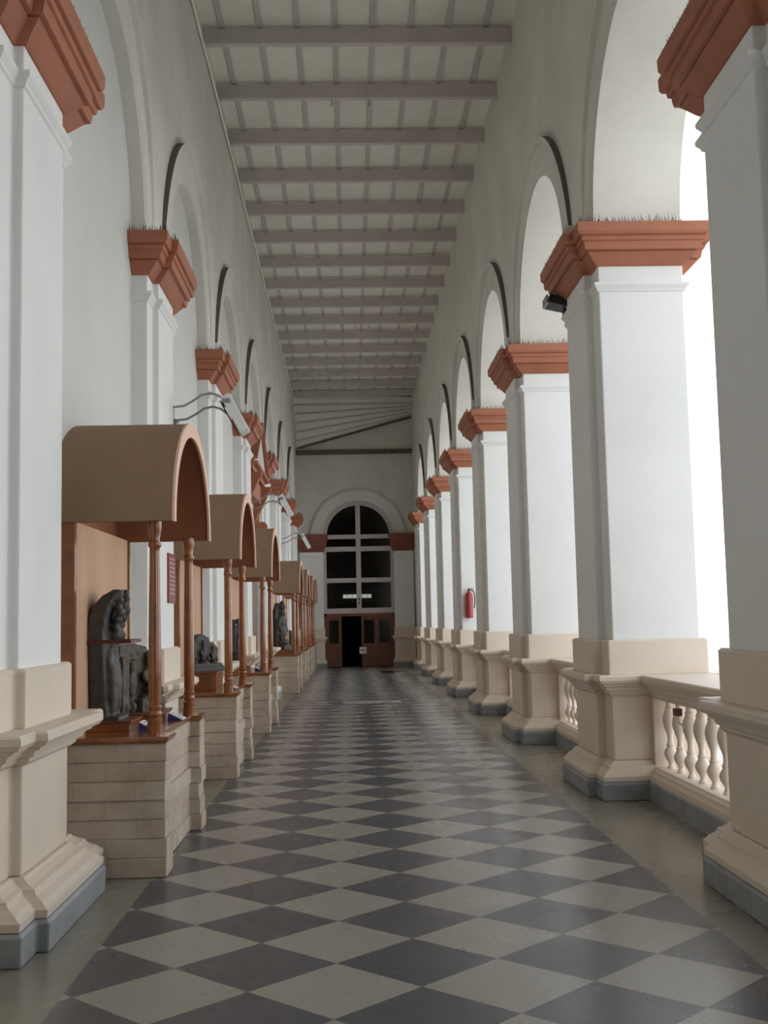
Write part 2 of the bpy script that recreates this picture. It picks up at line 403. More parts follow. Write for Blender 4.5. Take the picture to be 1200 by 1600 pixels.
pr = .08
plan_r = [(2.345,0),(3.135,0),(3.135,INS),(3.215,INS),(3.215,LEN-INS),(3.135,LEN-INS),(3.135,LEN),(2.345,LEN),(2.345,LEN-INS),(2.345-pr,LEN-INS),(2.345-pr,INS),(2.345,INS)]
o_ = .18
sp_r = [((3.1,-o_),(2.345-o_,-o_)),((2.345-o_,-o_),(2.345-o_,INS-o_)),((2.345-o_,INS-o_),(2.265-o_,INS-o_)),((2.265-o_,INS-o_),(2.265-o_,LEN-INS+o_)),((2.345-o_,LEN-INS+o_),(2.345-o_,LEN+o_)),((2.345-o_,LEN+o_),(3.1,LEN+o_))]
pier_labels = ['white right-hand arcade pier at the frame edge, nearest to the viewer',
 'white right-hand arcade pier with a black floodlight below its terracotta capital',
 'white right-hand arcade pier, first beyond the pier carrying the black floodlight',
 'white right-hand arcade pier, second beyond the pier carrying the black floodlight',
 'white right-hand arcade pier just before the one with the fire extinguisher',
 'white right-hand arcade pier with the red fire extinguisher hung on it',
 'white right-hand arcade pier just beyond the one with the fire extinguisher',
 'small distant right-hand arcade pier, the last before the end wall']
proto = None
for i, y in enumerate(PY):
    if proto is None:
        proto = thing('arcade_pier', pier_labels[0], 'pier', (0,y,0), 'piers of the right arcade')
        upright(proto, plan_r, 1, 1, sp_r, 3); o = proto
    else: o = copy_tree(proto)
    o.location = (0,y,0); o['label'] = pier_labels[i]

pl_ = .06
plan_l = [(-1.99,0),(-1.81,0),(-1.81,INS),(-1.81+pl_,INS),(-1.81+pl_,LEN-INS),(-1.81,LEN-INS),(-1.81,LEN),(-1.99,LEN)]
sp_l = [((-1.95,-o_),(-1.81+o_,-o_)),((-1.81+o_,-o_),(-1.81+o_,INS-o_)),((-1.81+o_,INS-o_),(-1.75+o_,INS-o_)),((-1.75+o_,INS-o_),(-1.75+o_,LEN-INS+o_)),((-1.81+o_,LEN-INS+o_),(-1.81+o_,LEN+o_)),((-1.81+o_,LEN+o_),(-1.95,LEN+o_))]
pil_labels = ['white left wall pilaster at the frame edge before the nearest canopy',
 'white left wall pilaster with the maroon plaque, between the two nearest canopies',
 'white left wall pilaster between the second and third canopies',
 'white left wall pilaster beside the near end of the terracotta pediment',
 'white left wall pilaster beside the far end of the terracotta pediment',
 'white left wall pilaster, first beyond the one at the pediment\'s far end',
 'small distant left wall pilaster, second from the end wall',
 'small distant left wall pilaster, nearest to the end wall']
protol = None
for i, y in enumerate(LY):
    if protol is None:
        protol = thing('wall_pilaster', pil_labels[0], 'pilaster', (0,y,0), 'pilasters of the left wall')
        upright(protol, plan_l, 1, 1.3, sp_l, 5); o = protol
    else: o = copy_tree(protol)
    o.location = (0,y,0); o['label'] = pil_labels[i]

# ------------------------------------------------------------------ balustrades
BAL = [(0,.034),(.02,.034),(.028,.026),(.05,.022),(.075,.034),(.105,.052),(.135,.060),(.165,.052),(.19,.036),(.205,.032),(.215,.038),(.225,.030),(.26,.024),(.30,.027),(.35,.044),(.39,.057),(.43,.062),(.47,.058),(.51,.043),(.535,.034),(.545,.040),(.555,.032),(.58,.024),(.60,.030),(.62,.034)]
bal_me = None
for i in range(7):
    ya, yb = PY[i]+LEN, PY[i+1]
    lab = ['peach balustrade in the nearest open bay, with a dark block wired to it','peach balustrade in the second open bay, beyond the pier with the floodlight'] + [f'peach balustrade between piers in the {w} open bay' for w in ('third','fourth','fifth','sixth','seventh and last')]
    root = thing('balustrade', lab[i], 'balustrade', (0,ya,0), 'balustrades between the piers')
    L = yb-ya; e = .0
    pl = [(2.60,-.02),(3.10,-.02),(3.10,L+.02),(2.60,L+.02)]
    part(MB().mould(pl, [(0,.02),(.15,.02),(.165,.01)]), 'skirting', M['skirt'], root)
    part(MB().mould([(p[0],p[1]) for p in pl], [(.165,.012),(.21,.012),(.22,-.01),(.235,-.02),(.25,-.02),(.262,-.05),(.275,-.06)]), 'bottom_rail', M['peach'], root)
    part(MB().mould(pl, [(.865,-.075),(.885,-.06),(.90,-.05),(.93,-.045),(.94,-.02),(.975,-.01),(.985,.015),(1.01,.04),(1.035,.055),(1.07,.055),(1.08,.045)]), 'top_rail', M['peach'], root)
    for ya,yb in ((.02,.10),(L-.10,L-.02)): part(MB().box(2.66,2.95,ya,yb,.27,.875), 'end_block', M['peach'], root)
    n = 10; 
    for j in range(n):
        yy = .24 + (L-.48)*j/(n-1)
        if bal_me is None:
            b0 = part(MB().lathe([(z*.965,r) for z,r in BAL], 0, 0, 14), 'baluster', M['peach'], root, smooth=True); bal_me = b0; b = b0
        else:
            b = bal_me.copy(); C.objects.link(b); b.parent = root
        b.location = (2.76, yy, .272)

# dark block wired to a baluster of the near bay
t = thing('tied_block', 'small dark brown block wired to a baluster of the nearest balustrade', 'block', (2.695, 9.45, .80))
part(MB().box(-.035,.02,-.05,.05,-.03,.03), 'block', M['iron'], t, bevel=.006)
part(MB().tube([(.065+.068*math.cos(a), .0+.068*math.sin(a), -.11-.02*math.cos(a)) for a in [PI+i*PI/8-1.2 for i in range(13)]], .004, 6).tube([(-.01,-.04,-.03),(-.012,-.045,-.08),(.03,-.06,-.12)], .004, 6), 'wire', M['grey_metal'], t)

# ------------------------------------------------------------------ display shelters on the left
DY = [7.5, 12.08, 16.9, 26.3, 30.85, 35.3, 39.14]
dlabels = ['tan barrel-canopied display shelter on stone block base, nearest to the viewer, with two carvings',
 'tan barrel-canopied display shelter on stone block base, second from the viewer',
 'tan barrel-canopied display shelter, third from the viewer, holding a slim standing stone figure',
 'tan barrel-canopied display shelter just beyond the pediment, with a tall dark figure inside',
 'distant tan barrel-canopied display shelter, first beyond the one with the tall dark figure',
 'distant tan barrel-canopied display shelter, second beyond the one with the tall dark figure',
 'small shaded display shelter at the far end, closest to the end wall']
W = 1.92
def shelter(root):
    # stone block base laid in slightly uneven courses
    rnd = random.Random(11); mb = MB(); nz = 7; 
    for k in range(nz):
        z0, z1 = .85*k/nz, .85*(k+1)/nz
        j = lambda: rnd.uniform(-.011,.011)
        a, b_, c, d, e = j(), j(), j(), j(), j()
        poly = [(-1.95,0+d),(-1.20+a,0+d),(-1.20+a,.27+e),(-1.285+b_,.27+e),(-1.285+b_,W-.27+e),(-1.20+c,W-.27+e),(-1.20+c,W),(-1.95,W)]
        mb.prism(poly, 2, z0+.0005, z1)
    part(mb, 'stone_base', M['brick'], root, bevel=.008)
    poly = [(-1.95,-.03),(-1.185,-.03),(-1.185,.29),(-1.265,.29),(-1.265,W-.29),(-1.185,W-.29),(-1.185,W+.03),(-1.95,W+.03)]
    part(MB().mould(poly, [(.851,-.012),(.866,0),(.884,0),(.89,-.006)]), 'shelf_board', M['wood'], root)
    post = [(.889,.052),(.955,.052),(.957,.046),(.975,.05),(.99,.05),(1.0,.036),(1.012,.044),(1.03,.046),(1.043,.038),(1.055,.042),(1.07,.045),(1.08,.038),(1.10,.041),(1.3,.043),(1.6,.041),(1.9,.037),(2.10,.034),(2.12,.035),(2.13,.044),(2.15,.046),(2.165,.036),(2.18,.034),(2.22,.040),(2.24,.044),(2.25,.046),(2.30,.046)]
    for y in (.16, W-.16): part(MB().lathe(post, -1.30, y, 20), 'turned_post', M['wood'], root, smooth=True)
    # barrel canopy
    yc, zc, a, b = W/2, 2.29, .98, .79; th = .075; n = 40
    outer = [(yc-a*math.cos(PI*i/n), zc+b*math.sin(PI*i/n)) for i in range(n+1)]
    inner = [(yc-(a-th)*math.cos(PI*i/n), zc+(b-th)*math.sin(PI*i/n)) for i in range(n+1)]
    mb = MB(); x0, x1 = -1.95, -1.155
    vs = [(x,y,z) for x in (x0,x1) for y,z in outer] + [(x,y,z) for x in (x0,x1) for y,z in inner]; m = n+1
    for i in range(n):
        pass
    fo = [(i,i+1,m+i+1,m+i) for i in range(n)]; fi = [(2*m+i,3*m+i,3*m+i+1,2*m+i+1) for i in range(n)]
    fr = [(m+i,m+i+1,3*m+i+1,3*m+i) for i in range(n)] + [(i,2*m+i,2*m+i+1,i+1) for i in range(n)]
    fb = [(0,m,3*m,2*m),(n,2*m+n,3*m+n,m+n)]
    mb.add(vs, fo); o = len(mb.v)-len(vs)
    for fs, mi in ((fi,1),(fr,0),(fb,0)):
        for f in fs: mb.f.append(f); mb.m.append(mi)
    part(mb, 'canopy', [M['canopy_out'], M['canopy_in']], root, smooth=True)
    o2 = [(yc-(a+.004)*math.cos(PI*i/n), zc-.004+(b+.008)*math.sin(PI*i/n)) for i in range(n+1)]
    i2 = [(yc-(a-th-.01)*math.cos(PI*i/n), zc-.004+(b-th-.02)*math.sin(PI*i/n)) for i in range(n+1)]
    mb = MB().rings([[(-1.157,*o2[i]),(-1.14,*o2[i]),(-1.14,*i2[i]),(-1.157,*i2[i])] for i in range(n+1)])
    part(mb, 'canopy_trim', M['trim'], root)
    bp = part(MB().box(-1.95,-1.81,.05,W-.05,.889,2.30), 'back_panel', M['panel'], root)
    for ya,yb in ((0,.06),(W-.06,W)): part(MB().box(-1.95,-1.795,ya,yb,.889,2.30), 'panel_stile', M['wood'], bp)
    poly = [(yc-(a-th)*math.cos(PI*i/n), zc+(b-th)*math.sin(PI*i/n)) for i in range(n+1)]
    part(MB().prism(poly, 0, -1.94, -1.90), 'tympanum', M['canopy_in'], root)
proto = None
for i, y in enumerate(DY):
    if proto is None:
        proto = thing('display_shelter', dlabels[0], 'display shelter', (0,y,0), 'canopied shelters along the left wall'); shelter(proto); o = proto
    else: o = copy_tree(proto)
    o.location = (0,y,0); o['label'] = dlabels[i]
    if i == 6: o.scale = (1,.62,1)          # the last shelter is a narrow one

# ------------------------------------------------------------------ carvings
def carve(o, vox=.012, disp=.012, ns=.05):
    r = o.modifiers.new('merge','REMESH'); r.mode = 'VOXEL'; r.voxel_size = vox; r.use_smooth_shade = True
    tx = bpy.data.textures.new('carving','CLOUDS'); tx.noise_scale = ns; tx.noise_depth = 3
    d = o.modifiers.new('weathering','DISPLACE'); d.texture = tx; d.strength = disp; d.mid_level = .5
    return o
def figure(mb, o, h, face=0., seated=False, broad=1.):
    # a weathered carved figure: local facing +X, feet at o, height h
    R = Matrix.Rotation(face, 3, 'Z')
    P = lambda x,y,z: Vector(o) + R @ Vector((x*h, y*h*broad, z*h))
    E = lambda c, r: mb.ell(P(*c), (r[0]*h, r[1]*h*broad, r[2]*h), R)
    T = lambda pts, r: mb.tube([P(*p) for p in pts], [q*h for q in r], 10)
    if seated:
        E((0,0,.30),(.13,.15,.16)); E((.0,0,.52),(.13,.17,.16)); E((.01,0,.80),(.095,.085,.12)); E((0,0,.94),(.08,.08,.07)); T([(0,0,.6),(.01,0,.72)],[.07,.06])
        for s in (-1,1):
            T([(.0,s*.08,.22),(.18,s*.24,.20),(.28,s*.06,.13)],[.085,.075,.055])
            T([(0,s*.17,.60),(.05,s*.22,.44),(.16,s*.14,.30)],[.055,.048,.04])
            E((.02,s*.09,.80),(.02,.02,.05))
        E((0.03,0,.08),(.22,.32,.09))
    else:
        E((0,0,.47),(.075,.095,.09)); E((0,0,.62),(.075,.095,.11)); E((0,0,.70),(.07,.12,.06)); E((.012,0,.86),(.058,.052,.07)); E((0,0,.94),(.05,.05,.06)); T([(0,0,.72),(.005,0,.80)],[.045,.04])
        for s in (-1,1):
            T([(0,s*.055,.46),(.012,s*.06,.25),(0,s*.055,.03)],[.062,.048,.035]); E((.035,s*.055,.018),(.065,.035,.02))
            T([(0,s*.135,.70),(.0,s*.165,.55),(.045,s*.15,.41)],[.04,.034,.028]); E((.055,s*.148,.38),(.03,.022,.035))
            E((.01,s*.055,.85),(.015,.015,.04))
        E((.058,0,.855),(.018,.014,.018))
    return mb
# 1: tall stone figure under an arching serpent hood, held by an iron strap
root = thing('hooded_statue', 'tall dark stone figure under an arching serpent hood, in the nearest shelter', 'statue', (-1.665, 8.12, .955))
mb = MB(); rs = []
spine = [(-.075,0),(-.08,.15),(-.085,.3),(-.09,.45),(-.095,.58),(-.085,.70),(-.055,.79),(-.005,.865),(.05,.905),(.085,.90)]
wid = [.15,.15,.16,.17,.18,.18,.17,.14,.10,.05]; dep = [.075,.07,.065,.065,.07,.07,.065,.055,.04,.02]
for (x,z),w,d in zip(spine,wid,dep):
    rs.append([(x+d*max(-1,min(1,1.3*math.cos(t))), w*max(-1,min(1,1.25*math.sin(t))), z) for t in [2*PI*i/20 for i in range(20)]])
mb.rings(rs)
figure(mb, (-.015,0,0), .70, 0)
mb.ell((.0,0,.60),(.07,.07,.085)); mb.ell((.055,0,.585),(.03,.03,.035))
for k,(x,z,r) in enumerate([(.085,.885,.022),(.085,.845,.028),(.07,.80,.030),(.085,.76,.034),(.065,.71,.032),(.05,.66,.03)]):
    for q in (-1,0,1): mb.ell((x-.025*abs(q), q*.075, z-.015*abs(q)), (r,r*1.1,r))
mb.ell((-.03,0,.30),(.07,.13,.26)); mb.ell((.0,-.10,.22),(.04,.035,.2)); mb.ell((.0,.10,.22),(.04,.035,.2)); mb.box(-.15,.07,-.16,.16,-.02,.03)
carve(part(mb, 'figure', M['stone_dk'], root), .011, .010, .04)
t = thing('holding_strap', 'dark red iron strap holding the hooded statue back to its panel', 'strap', (-1.81, 8.12, 1.50))
part(MB().box(0,.30,-.195,-.18,-.012,.012).box(0,.30,.18,.195,-.012,.012).box(.285,.30,-.18,.18,-.012,.012), 'band', M['iron'], t)
# 2: broken relief slab with a seated figure
root = thing('relief_slab', 'broken brown stone relief slab with a seated figure, beside the hooded statue', 'statue', (-1.62, 8.78, .955), None, -.35)
mb = MB()
poly = [(-.30,0),(.27,0),(.29,.12),(.27,.3),(.22,.42),(.12,.49),(-.05,.52),(-.24,.55),(-.31,.5)]
mb.prism(poly, 0, -.10, .0)
mb.box(-.08,.03,-.30,-.04,.40,.50); mb.box(-.08,.06,-.31,-.22,.0,.42)
mb.box(-.05,.075,-.05,.29,0,.10); figure(mb, (.03,.10,.09), .36, 0, True)
for y in (-.26,-.17,.0,.12,.22): mb.ell((.04,y,.05),(.05,.035,.045))
for y,z in ((-.14,.44),(-.05,.455),(.16,.42)): mb.ell((.01,y,z),(.035,.05,.03))
mb.ell((.02,-.12,.22),(.03,.05,.10)); mb.ell((.02,-.12,.34),(.03,.035,.04))
carve(part(mb, 'carved_slab', M['stone_br'], root), .010, .012, .035)
# 3: low group stele in the second shelter
root = thing('group_carving', 'low dark stone carving of a row of figures with rounded top, second shelter', 'statue', (-1.64, 12.80, 1.09), None, -.75)
mb = MB(); poly = [(-.22,0),(.22,0),(.23,.24),(.17,.31),(.12,.30),(.09,.37),(.0,.41),(-.09,.38),(-.12,.31),(-.20,.30)]
mb.prism(poly, 0, -.12, -.01); mb.box(-.12,.09,-.23,.23,0,.05); mb.box(-.12,.07,-.22,.22,.05,.085)
for y,h in ((-.14,.19),(0,.25),(.14,.19)): figure(mb, (.005,y,.09), h, 0, True, .8)
carve(part(mb, 'carved_block', M['stone_dk'], root), .010, .010, .03)
# 4: slim standing figure in the third shelter
root = thing('standing_figure', 'slim dark stone standing figure on a drum, in the third shelter', 'statue', (-1.69, 17.15, .99))
mb = MB(); mb.lathe([(0,.09),(.05,.10),(.07,.085),(.20,.085),(.22,.10)], 0, 0, 16)
figure(mb, (.015,0,.2), .50, -.4, False, 1.2); mb.ell((.02,0,.47),(.055,.075,.11)); mb.prism([(-.11,.2),(.11,.2),(.11,.52),(.05,.68),(-.05,.68),(-.11,.52)], 0, -.08, -.02)
carve(part(mb, 'figure', M['stone_dk'], root), .010, .009, .035)
# 5: tall figure in the shelter beyond the pediment
root = thing('tall_statue', 'tall dark stone standing figure with a raised headdress, beyond the pediment', 'statue', (-1.60, 26.72, 1.0), None, -.55)
mb = MB(); mb.box(-.13,.17,-.15,.15,0,.09); figure(mb, (.02,0,.08), .92, .1, False, 1.1)
mb.prism([(-.20,.09),(.20,.09),(.22,.8),(.12,1.05),(-.1,1.08),(-.2,.85)], 0, -.12, -.02)
mb.ell((.03,0,.98),(.075,.08,.08)); mb.ell((.03,0,1.07),(.05,.055,.06)); mb.ell((.06,0,.16),(.12,.15,.08)); mb.ell((.0,0,.62),(.10,.15,.20)); mb.ell((.01,0,.40),(.10,.14,.18)); mb.ell((.02,0,.84),(.075,.085,.09)); mb.ell((-.02,.16,.5),(.05,.05,.25)); mb.ell((-.02,-.16,.5),(.05,.05,.25))
carve(part(mb, 'figure', M['stone_dk'], root), .013, .012, .05)
# 6: small round-topped stele in the same shelter
root = thing('small_stele', 'small brown round-topped stele beside the tall dark statue', 'statue', (-1.42, 27.45, .95))
mb = MB(); mb.prism([(-.10,0),(.10,0),(.11,.3)]+[(.11*math.cos(a),.36+.12*math.sin(a)) for a in [PI*i/10 for i in range(11)]]+[(-.11,.3)], 0, -.05, .02)
figure(mb, (.02,0,.02), .36, 0, False, .9)
carve(part(mb, 'carved_slab', M['stone_br'], root), .010, .008, .03)

# wooden stands and caption cards
def stand(label, x, y, sx, sy, h):
    t = thing('wooden_stand', label, 'stand', (x,y,.889), 'wooden stands under the carvings')
    part(MB().box(-sx/2,sx/2,-sy/2,sy/2,0,h-.012), 'block', M['wood'], t, bevel=.004)
    part(MB().box(-sx/2-.01,sx/2+.01,-sy/2-.01,sy/2+.01,h-.012,h), 'top', M['wood_dk'], t)
stand('low varnished wooden stand under the hooded statue', -1.665, 8.12, .30, .44, .07)
stand('low varnished wooden stand under the broken relief slab', -1.63, 8.80, .42, .64, .07)
stand('varnished wooden stand under the low group carving', -1.63, 12.80, .34, .62, .20)
stand('varnished wooden stand under the slim standing figure', -1.655, 17.15, .29, .40, .10)
stand('wooden stand under the tall statue with headdress', -1.59, 26.72, .40, .40, .11)
stand('wooden stand under the small round-topped stele', -1.43, 27.45, .24, .30, .06)
def caption(label, x, y):
    t = thing('caption_card', label, 'caption card', (x,y,.889), 'caption cards on the shelves', )
    part(MB().prism([(-.055,0),(.06,0),(-.05,.055)], 1, -.09, .09), 'wedge', M['blue'], t)
    R = Matrix.Rotation(math.atan2(.055,.11), 3, 'Y')
    part(MB().obox((.006,0,.032), (.122,.18,.005), R), 'card', M['paper'], t)
    tx = MB()
    for k in range(4): tx.obox(Vector((.006,0,.032)) + R @ Vector((-.036+.024*k,-.01*(k%2),.0032)), (.007,.12-.02*(k%2),.0008), R)
    part(tx, 'print', M['ink'], t)
caption('white caption card in front of the hooded statue', -1.405, 8.02)
caption('white caption card in front of the broken relief slab', -1.33, 8.80)
caption('white caption card in front of the low group carving', -1.33, 12.85)
caption('white caption card in front of the slim standing figure', -1.40, 17.5)

# ------------------------------------------------------------------ pediment doorcase in the fourth left bay
yc = (LY[3]+LEN+LY[4])/2
root = thing('pedimented_doorcase', 'white doorcase with a terracotta triangular pediment on the left wall', 'doorcase', (0,yc,0))
hw = 1.52
part(MB().prism([(-hw+.1,4.62),(hw-.1,4.62),(0,5.45)], 0, -1.955, -1.72), 'tympanum', M['beam'], root)
def bar(mb, p, q, x0, prof):
    # raking or level cornice, profile (out, up) swept in the Y-Z plane
    (ya,za),(yb,zb) = p,q; d = Vector((yb-ya,zb-za)).normalized(); nn = Vector((-d.y,d.x))
    mb.rings([[(x0+o, y+nn.x*u, z+nn.y*u) for o,u in prof] for y,z in (p,q)])
prof = [(0,-.12),(.08,-.12),(.10,-.07),(.20,-.06),(.22,0.0),(.30,.02),(.30,.08),(0,.10)]
mb = MB(); bar(mb, (-hw,4.62),(0.02,5.50),-1.95,prof); bar(mb,(-.02,5.50),(hw,4.62),-1.95,prof)
part(mb, 'raking_cornice', M['terra'], root)
mb = MB(); bar(mb, (-hw,4.52),(hw,4.52),-1.95,prof); part(mb, 'level_cornice', M['terra'], root)
part(MB().box(-1.955,-1.80,-hw+.1,hw-.1,4.05,4.42), 'frieze', M['terra'], root)
for s in (-1,1):
    prof_b = [(-1.955,4.42),(-1.60,4.42),(-1.60,4.34),(-1.66,4.28),(-1.70,4.16),(-1.77,4.02),(-1.84,3.88),(-1.86,3.74),(-1.84,3.68)]
    prof_b += [(-1.78+.10*math.cos(t), 3.60+.10*math.sin(t)) for t in [PI*.75-i*PI*1.3/10 for i in range(11)]] + [(-1.955,3.50)]
    br = MB().prism([(x,z) for x,z in prof_b], 1, s*1.22-.11, s*1.22+.11)
    part(br, 'bracket', M['terra'], root)
    part(MB().mould([(-1.955,s*1.22-.16),(-1.84,s*1.22-.16),(-1.84,s*1.22+.16),(-1.955,s*1.22+.16)],[(0,.08),(.16,.08),(.17,.05),(.9,.05),(.95,.08),(1.05,.08),(1.06,0),(3.3,0),(3.32,.03),(3.4,.05),(3.45,.07)]), 'jamb', M['plaster'], root)
part(MB().box(-1.956,-1.90,-1.06,1.06,0,3.3), 'door_leaf', M['door_wood'], root)

# ------------------------------------------------------------------ wall lamps, plaque, extinguisher, floodlight, conduit, hooks
lamp_labels = ['white wall lamp on two curved tubes above the second canopy','white wall lamp on curved tubes in front of the pediment','small distant white wall lamp on curved tubes near the end wall']
def wall_lamp(t):
    for dz, dy in ((0,-.10),(-.10,.10)):
        pts = [(-.03,dy,dz+.02),(.05,dy,dz+.0),(.15,dy,dz+.01),(.24,dy,dz+.06),(.33,dy,dz+.12),(.42,dy,dz+.135),(.50,dy,dz+.11),(.56,dy,dz+.06)]
        part(MB().tube(pts,.012,8), 'arm', M['grey_metal'], t, smooth=True)
    part(MB().box(-.035,.02,-.13,.13,-.16,.05).tube([(.02,.12,-.12),(.05,.12,-.14)],.04,12), 'mount', M['grey_metal'], t, bevel=.005)
    R = Matrix.Rotation(math.radians(62), 3, 'Y')
    hd = part(MB().obox((.66,0,-.07), (.42,.26,.10), R), 'lamp_head', M['white_metal'], t, bevel=.012)
    part(MB().obox((.595,0,-.10), (.36,.20,.012), R), 'lens', M['black'], hd)
    part(MB().box(.53,.62,-.14,.14,.03,.075), 'clamp', M['grey_metal'], t, bevel=.006)
proto = None
for i,y in enumerate((11.52, 20.68, 29.78)):
    if proto is None: proto = thing('wall_lamp', lamp_labels[0], 'wall lamp', (-1.79,y,3.80), 'curved-arm lamps on the left wall'); wall_lamp(proto); o = proto
    else: o = copy_tree(proto)
    o.location = (-1.79,y,3.80); o['label'] = lamp_labels[i]

t = thing('wall_plaque', 'maroon lettered plaque on the pilaster between the two nearest canopies', 'plaque', (-1.75, 11.2, 2.06))
part(MB().box(0,.02,-.20,.20,-.24,.24), 'board', M['maroon'], t, bevel=.004)
lt = MB(); rnd = random.Random(2)
for r in range(9):
    y = -.16
    while y < .15:
        w = rnd.uniform(.03,.08); w = min(w,.16-y)
        lt.box(.0195,.0215,y,y+w,.18-.042*r,.193-.042*r); y += w+.015
part(lt, 'lettering', M['gold'], t)

t = thing('fire_extinguisher', 'red fire extinguisher with black hose hung on a right-hand pier', 'fire extinguisher', (2.49, PY[5-1]-.10, 1.63)); 
yy = 28.52 - .10
t.location = (2.49, PY[4]-.10, 1.63)
part(MB().lathe([(0,.07),(.01,.08),(.46,.08),(.50,.07),(.535,.04),(.545,.03),(.57,.03)],0,0,20), 'cylinder', M['red'], t, smooth=True)
part(MB().box(-.02,.02,-.02,.02,.57,.60).box(-.02,.10,-.012,.012,.60,.615).box(-.02,.08,-.012,.012,.575,.583), 'valve', M['black'], t)
part(MB().tube([(.03,0,.585),(.10,0,.56),(.125,0,.45),(.12,0,.3),(.105,0,.2)],.012,8), 'hose', M['black'], t, smooth=True)
part(MB().box(-.03,.03,.06,.10,.40,.45), 'bracket', M['grey_metal'], t)

t = thing('floodlight', 'black wedge floodlight fixed below the capital of a right-hand pier', 'floodlight', (2.27, 11.42, 4.72))
R = Matrix.Rotation(math.radians(-18), 3, 'Y')
part(MB().prism([(-.20,.08),(-.17,.17),(.0,.11),(.02,.03)], 1, -.14, .14), 'housing', M['black'], t, bevel=.006)
part(MB().box(-.02,.0,-.05,.05,-.02,.10), 'bracket', M['black'], t)
part(MB().box(-.21,-.19,-.12,.12,.075,.16), 'glass_front', M['grey_metal'], t)

pp = [(XL+.03, y, ZB-.08+.012*math.sin(y*1.7)) for y in [i*1.2 for i in range(1,32)]] + [(XL+.03,38.6,9.1),(XL+.04,39.8,8.4),(XL+.05,40.42,7.78),(XL+.6,40.45,7.77),(.0,40.45,7.8)]
tag(MB().tube(pp,.018,8).build('conduit_pipe', M['boards'], smooth=True), 'thin pale conduit pipe running along the top of the left wall', 'pipe')
tag(MB().tube([(XL+.02,y,ZB-.02) for y in (12.0,14.5,17.0,19.5)],.014,6).build('cable', M['black']), 'black cable strung along the left ceiling edge above the near conduit', 'cable')
hk = None
for i,(x,b) in enumerate(((-.14,4),(.42,4),(-.1,12),(.28,12),(.62,12))):
    if b >= len(beams): continue
    if hk is None: hk = MB().tube([(0,0,0),(0,0,-.05),(.02,0,-.08),(.0,0,-.11),(-.025,0,-.09)],.008,6).build('ceiling_hook', M['grey_metal']); o = hk
    else: o = hk.copy(); C.objects.link(o)
    o.location = (x, beams[b].location.y, ZB+.005)
    tag(o, [ 'small metal hook under a near ceiling joist, left of its pair','small metal hook under a near ceiling joist, right of its pair','tiny hook under a distant ceiling joist, left of three','tiny hook under a distant ceiling joist, middle of three','tiny hook under a distant ceiling joist, right of three'][i], 'hook', 'hooks under the joists')

# ------------------------------------------------------------------ far end wall, window, doors
CX, RO, SPZ = .33, 1.27, 4.63
mb = MB(); n = 40
pts = [(CX-RO*math.cos(PI*i/n), SPZ+RO*math.sin(PI*i/n)) for i in range(n+1)]
for yy_ in (0,1): pass
vs = [(x,YE,z) for x,z in pts]+[(x,YE,ZC+.1) for x,z in pts]+[(x,YE+.35,z) for x,z in pts]+[(x,YE+.35,ZC+.1) for x,z in pts]; m_ = n+1; fs = []
for i in range(n):
    fs += [(i,i+1,m_+i+1,m_+i),(2*m_+i,3*m_+i,3*m_+i+1,2*m_+i+1),(i,2*m_+i,2*m_+i+1,i+1)]
mb.add(vs, fs)
mb.box(-2.3,CX-RO,YE,YE+.35,0,ZC+.1).box(CX+RO,3.2,YE,YE+.35,0,ZC+.1)
wf = struct(mb.build('wall_far', M['upper']), 'dim plastered end wall with a tall arched window')
prof = [(RO,-.05),(RO,.04),(RO+.06,.04),(RO+.07,.02),(RO+.16,.02),(RO+.18,.05),(RO+.37,.05),(RO+.375,.08),(RO+.415,.09),(RO+.415,-.02)]
mb = MB().rings([[(CX-q*math.cos(PI*i/n), YE-p, SPZ+q*math.sin(PI*i/n)) for q,p in prof] for i in range(n+1)])
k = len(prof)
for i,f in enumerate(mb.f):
    if len(f)==4 and i%k in (k-4,k-2): mb.m[i]=1  # outer rim and the thin step inside it get the dark tone
part(mb, 'archivolt', [M['upper'],M['dust_and_line']], wf)
for s,x0,x1,lab in ((-1,XL+.1,CX-RO+.02,'grey white pilaster left of the arched end window'),(1,CX+RO-.02,XR-.05,'grey white pilaster right of the arched end window')):
    t = thing('wall_pilaster', lab, 'pilaster', (0,YE,0), 'pilasters of the end wall')
    plan = [(x0,-.12),(x1,-.12),(x1,.05),(x0,.05)]
    part(MB().mould(plan,P_SKIRT,0,.5),'skirting',M['skirt'],t)
    part(MB().mould(plan,P_BASE,0,.5),'base_moulding',M['peach'],t)
    part(MB().mould(plan,P_DIE,0,.5),'pedestal',M['peach'],t)
    part(MB().mould(plan,P_RAIL,0,.6),'pedestal_cap',M['peach'],t)
    part(MB().mould(plan,P_PLINTH,0,.5),'plinth',M['peach'],t)
    part(MB().mould(plan,[(1.38,0),(4.1,0)]),'shaft',M['plaster'],t)
    part(MB().mould(plan,[(z-.70,o) for z,o in P_COLLAR]),'collar',M['plaster'],t)
    part(MB().mould(plan,[(4.08+(z-4.82)*1.75,o*.8) for z,o in P_CAP]),'capital',M['shaded_terra'],t)
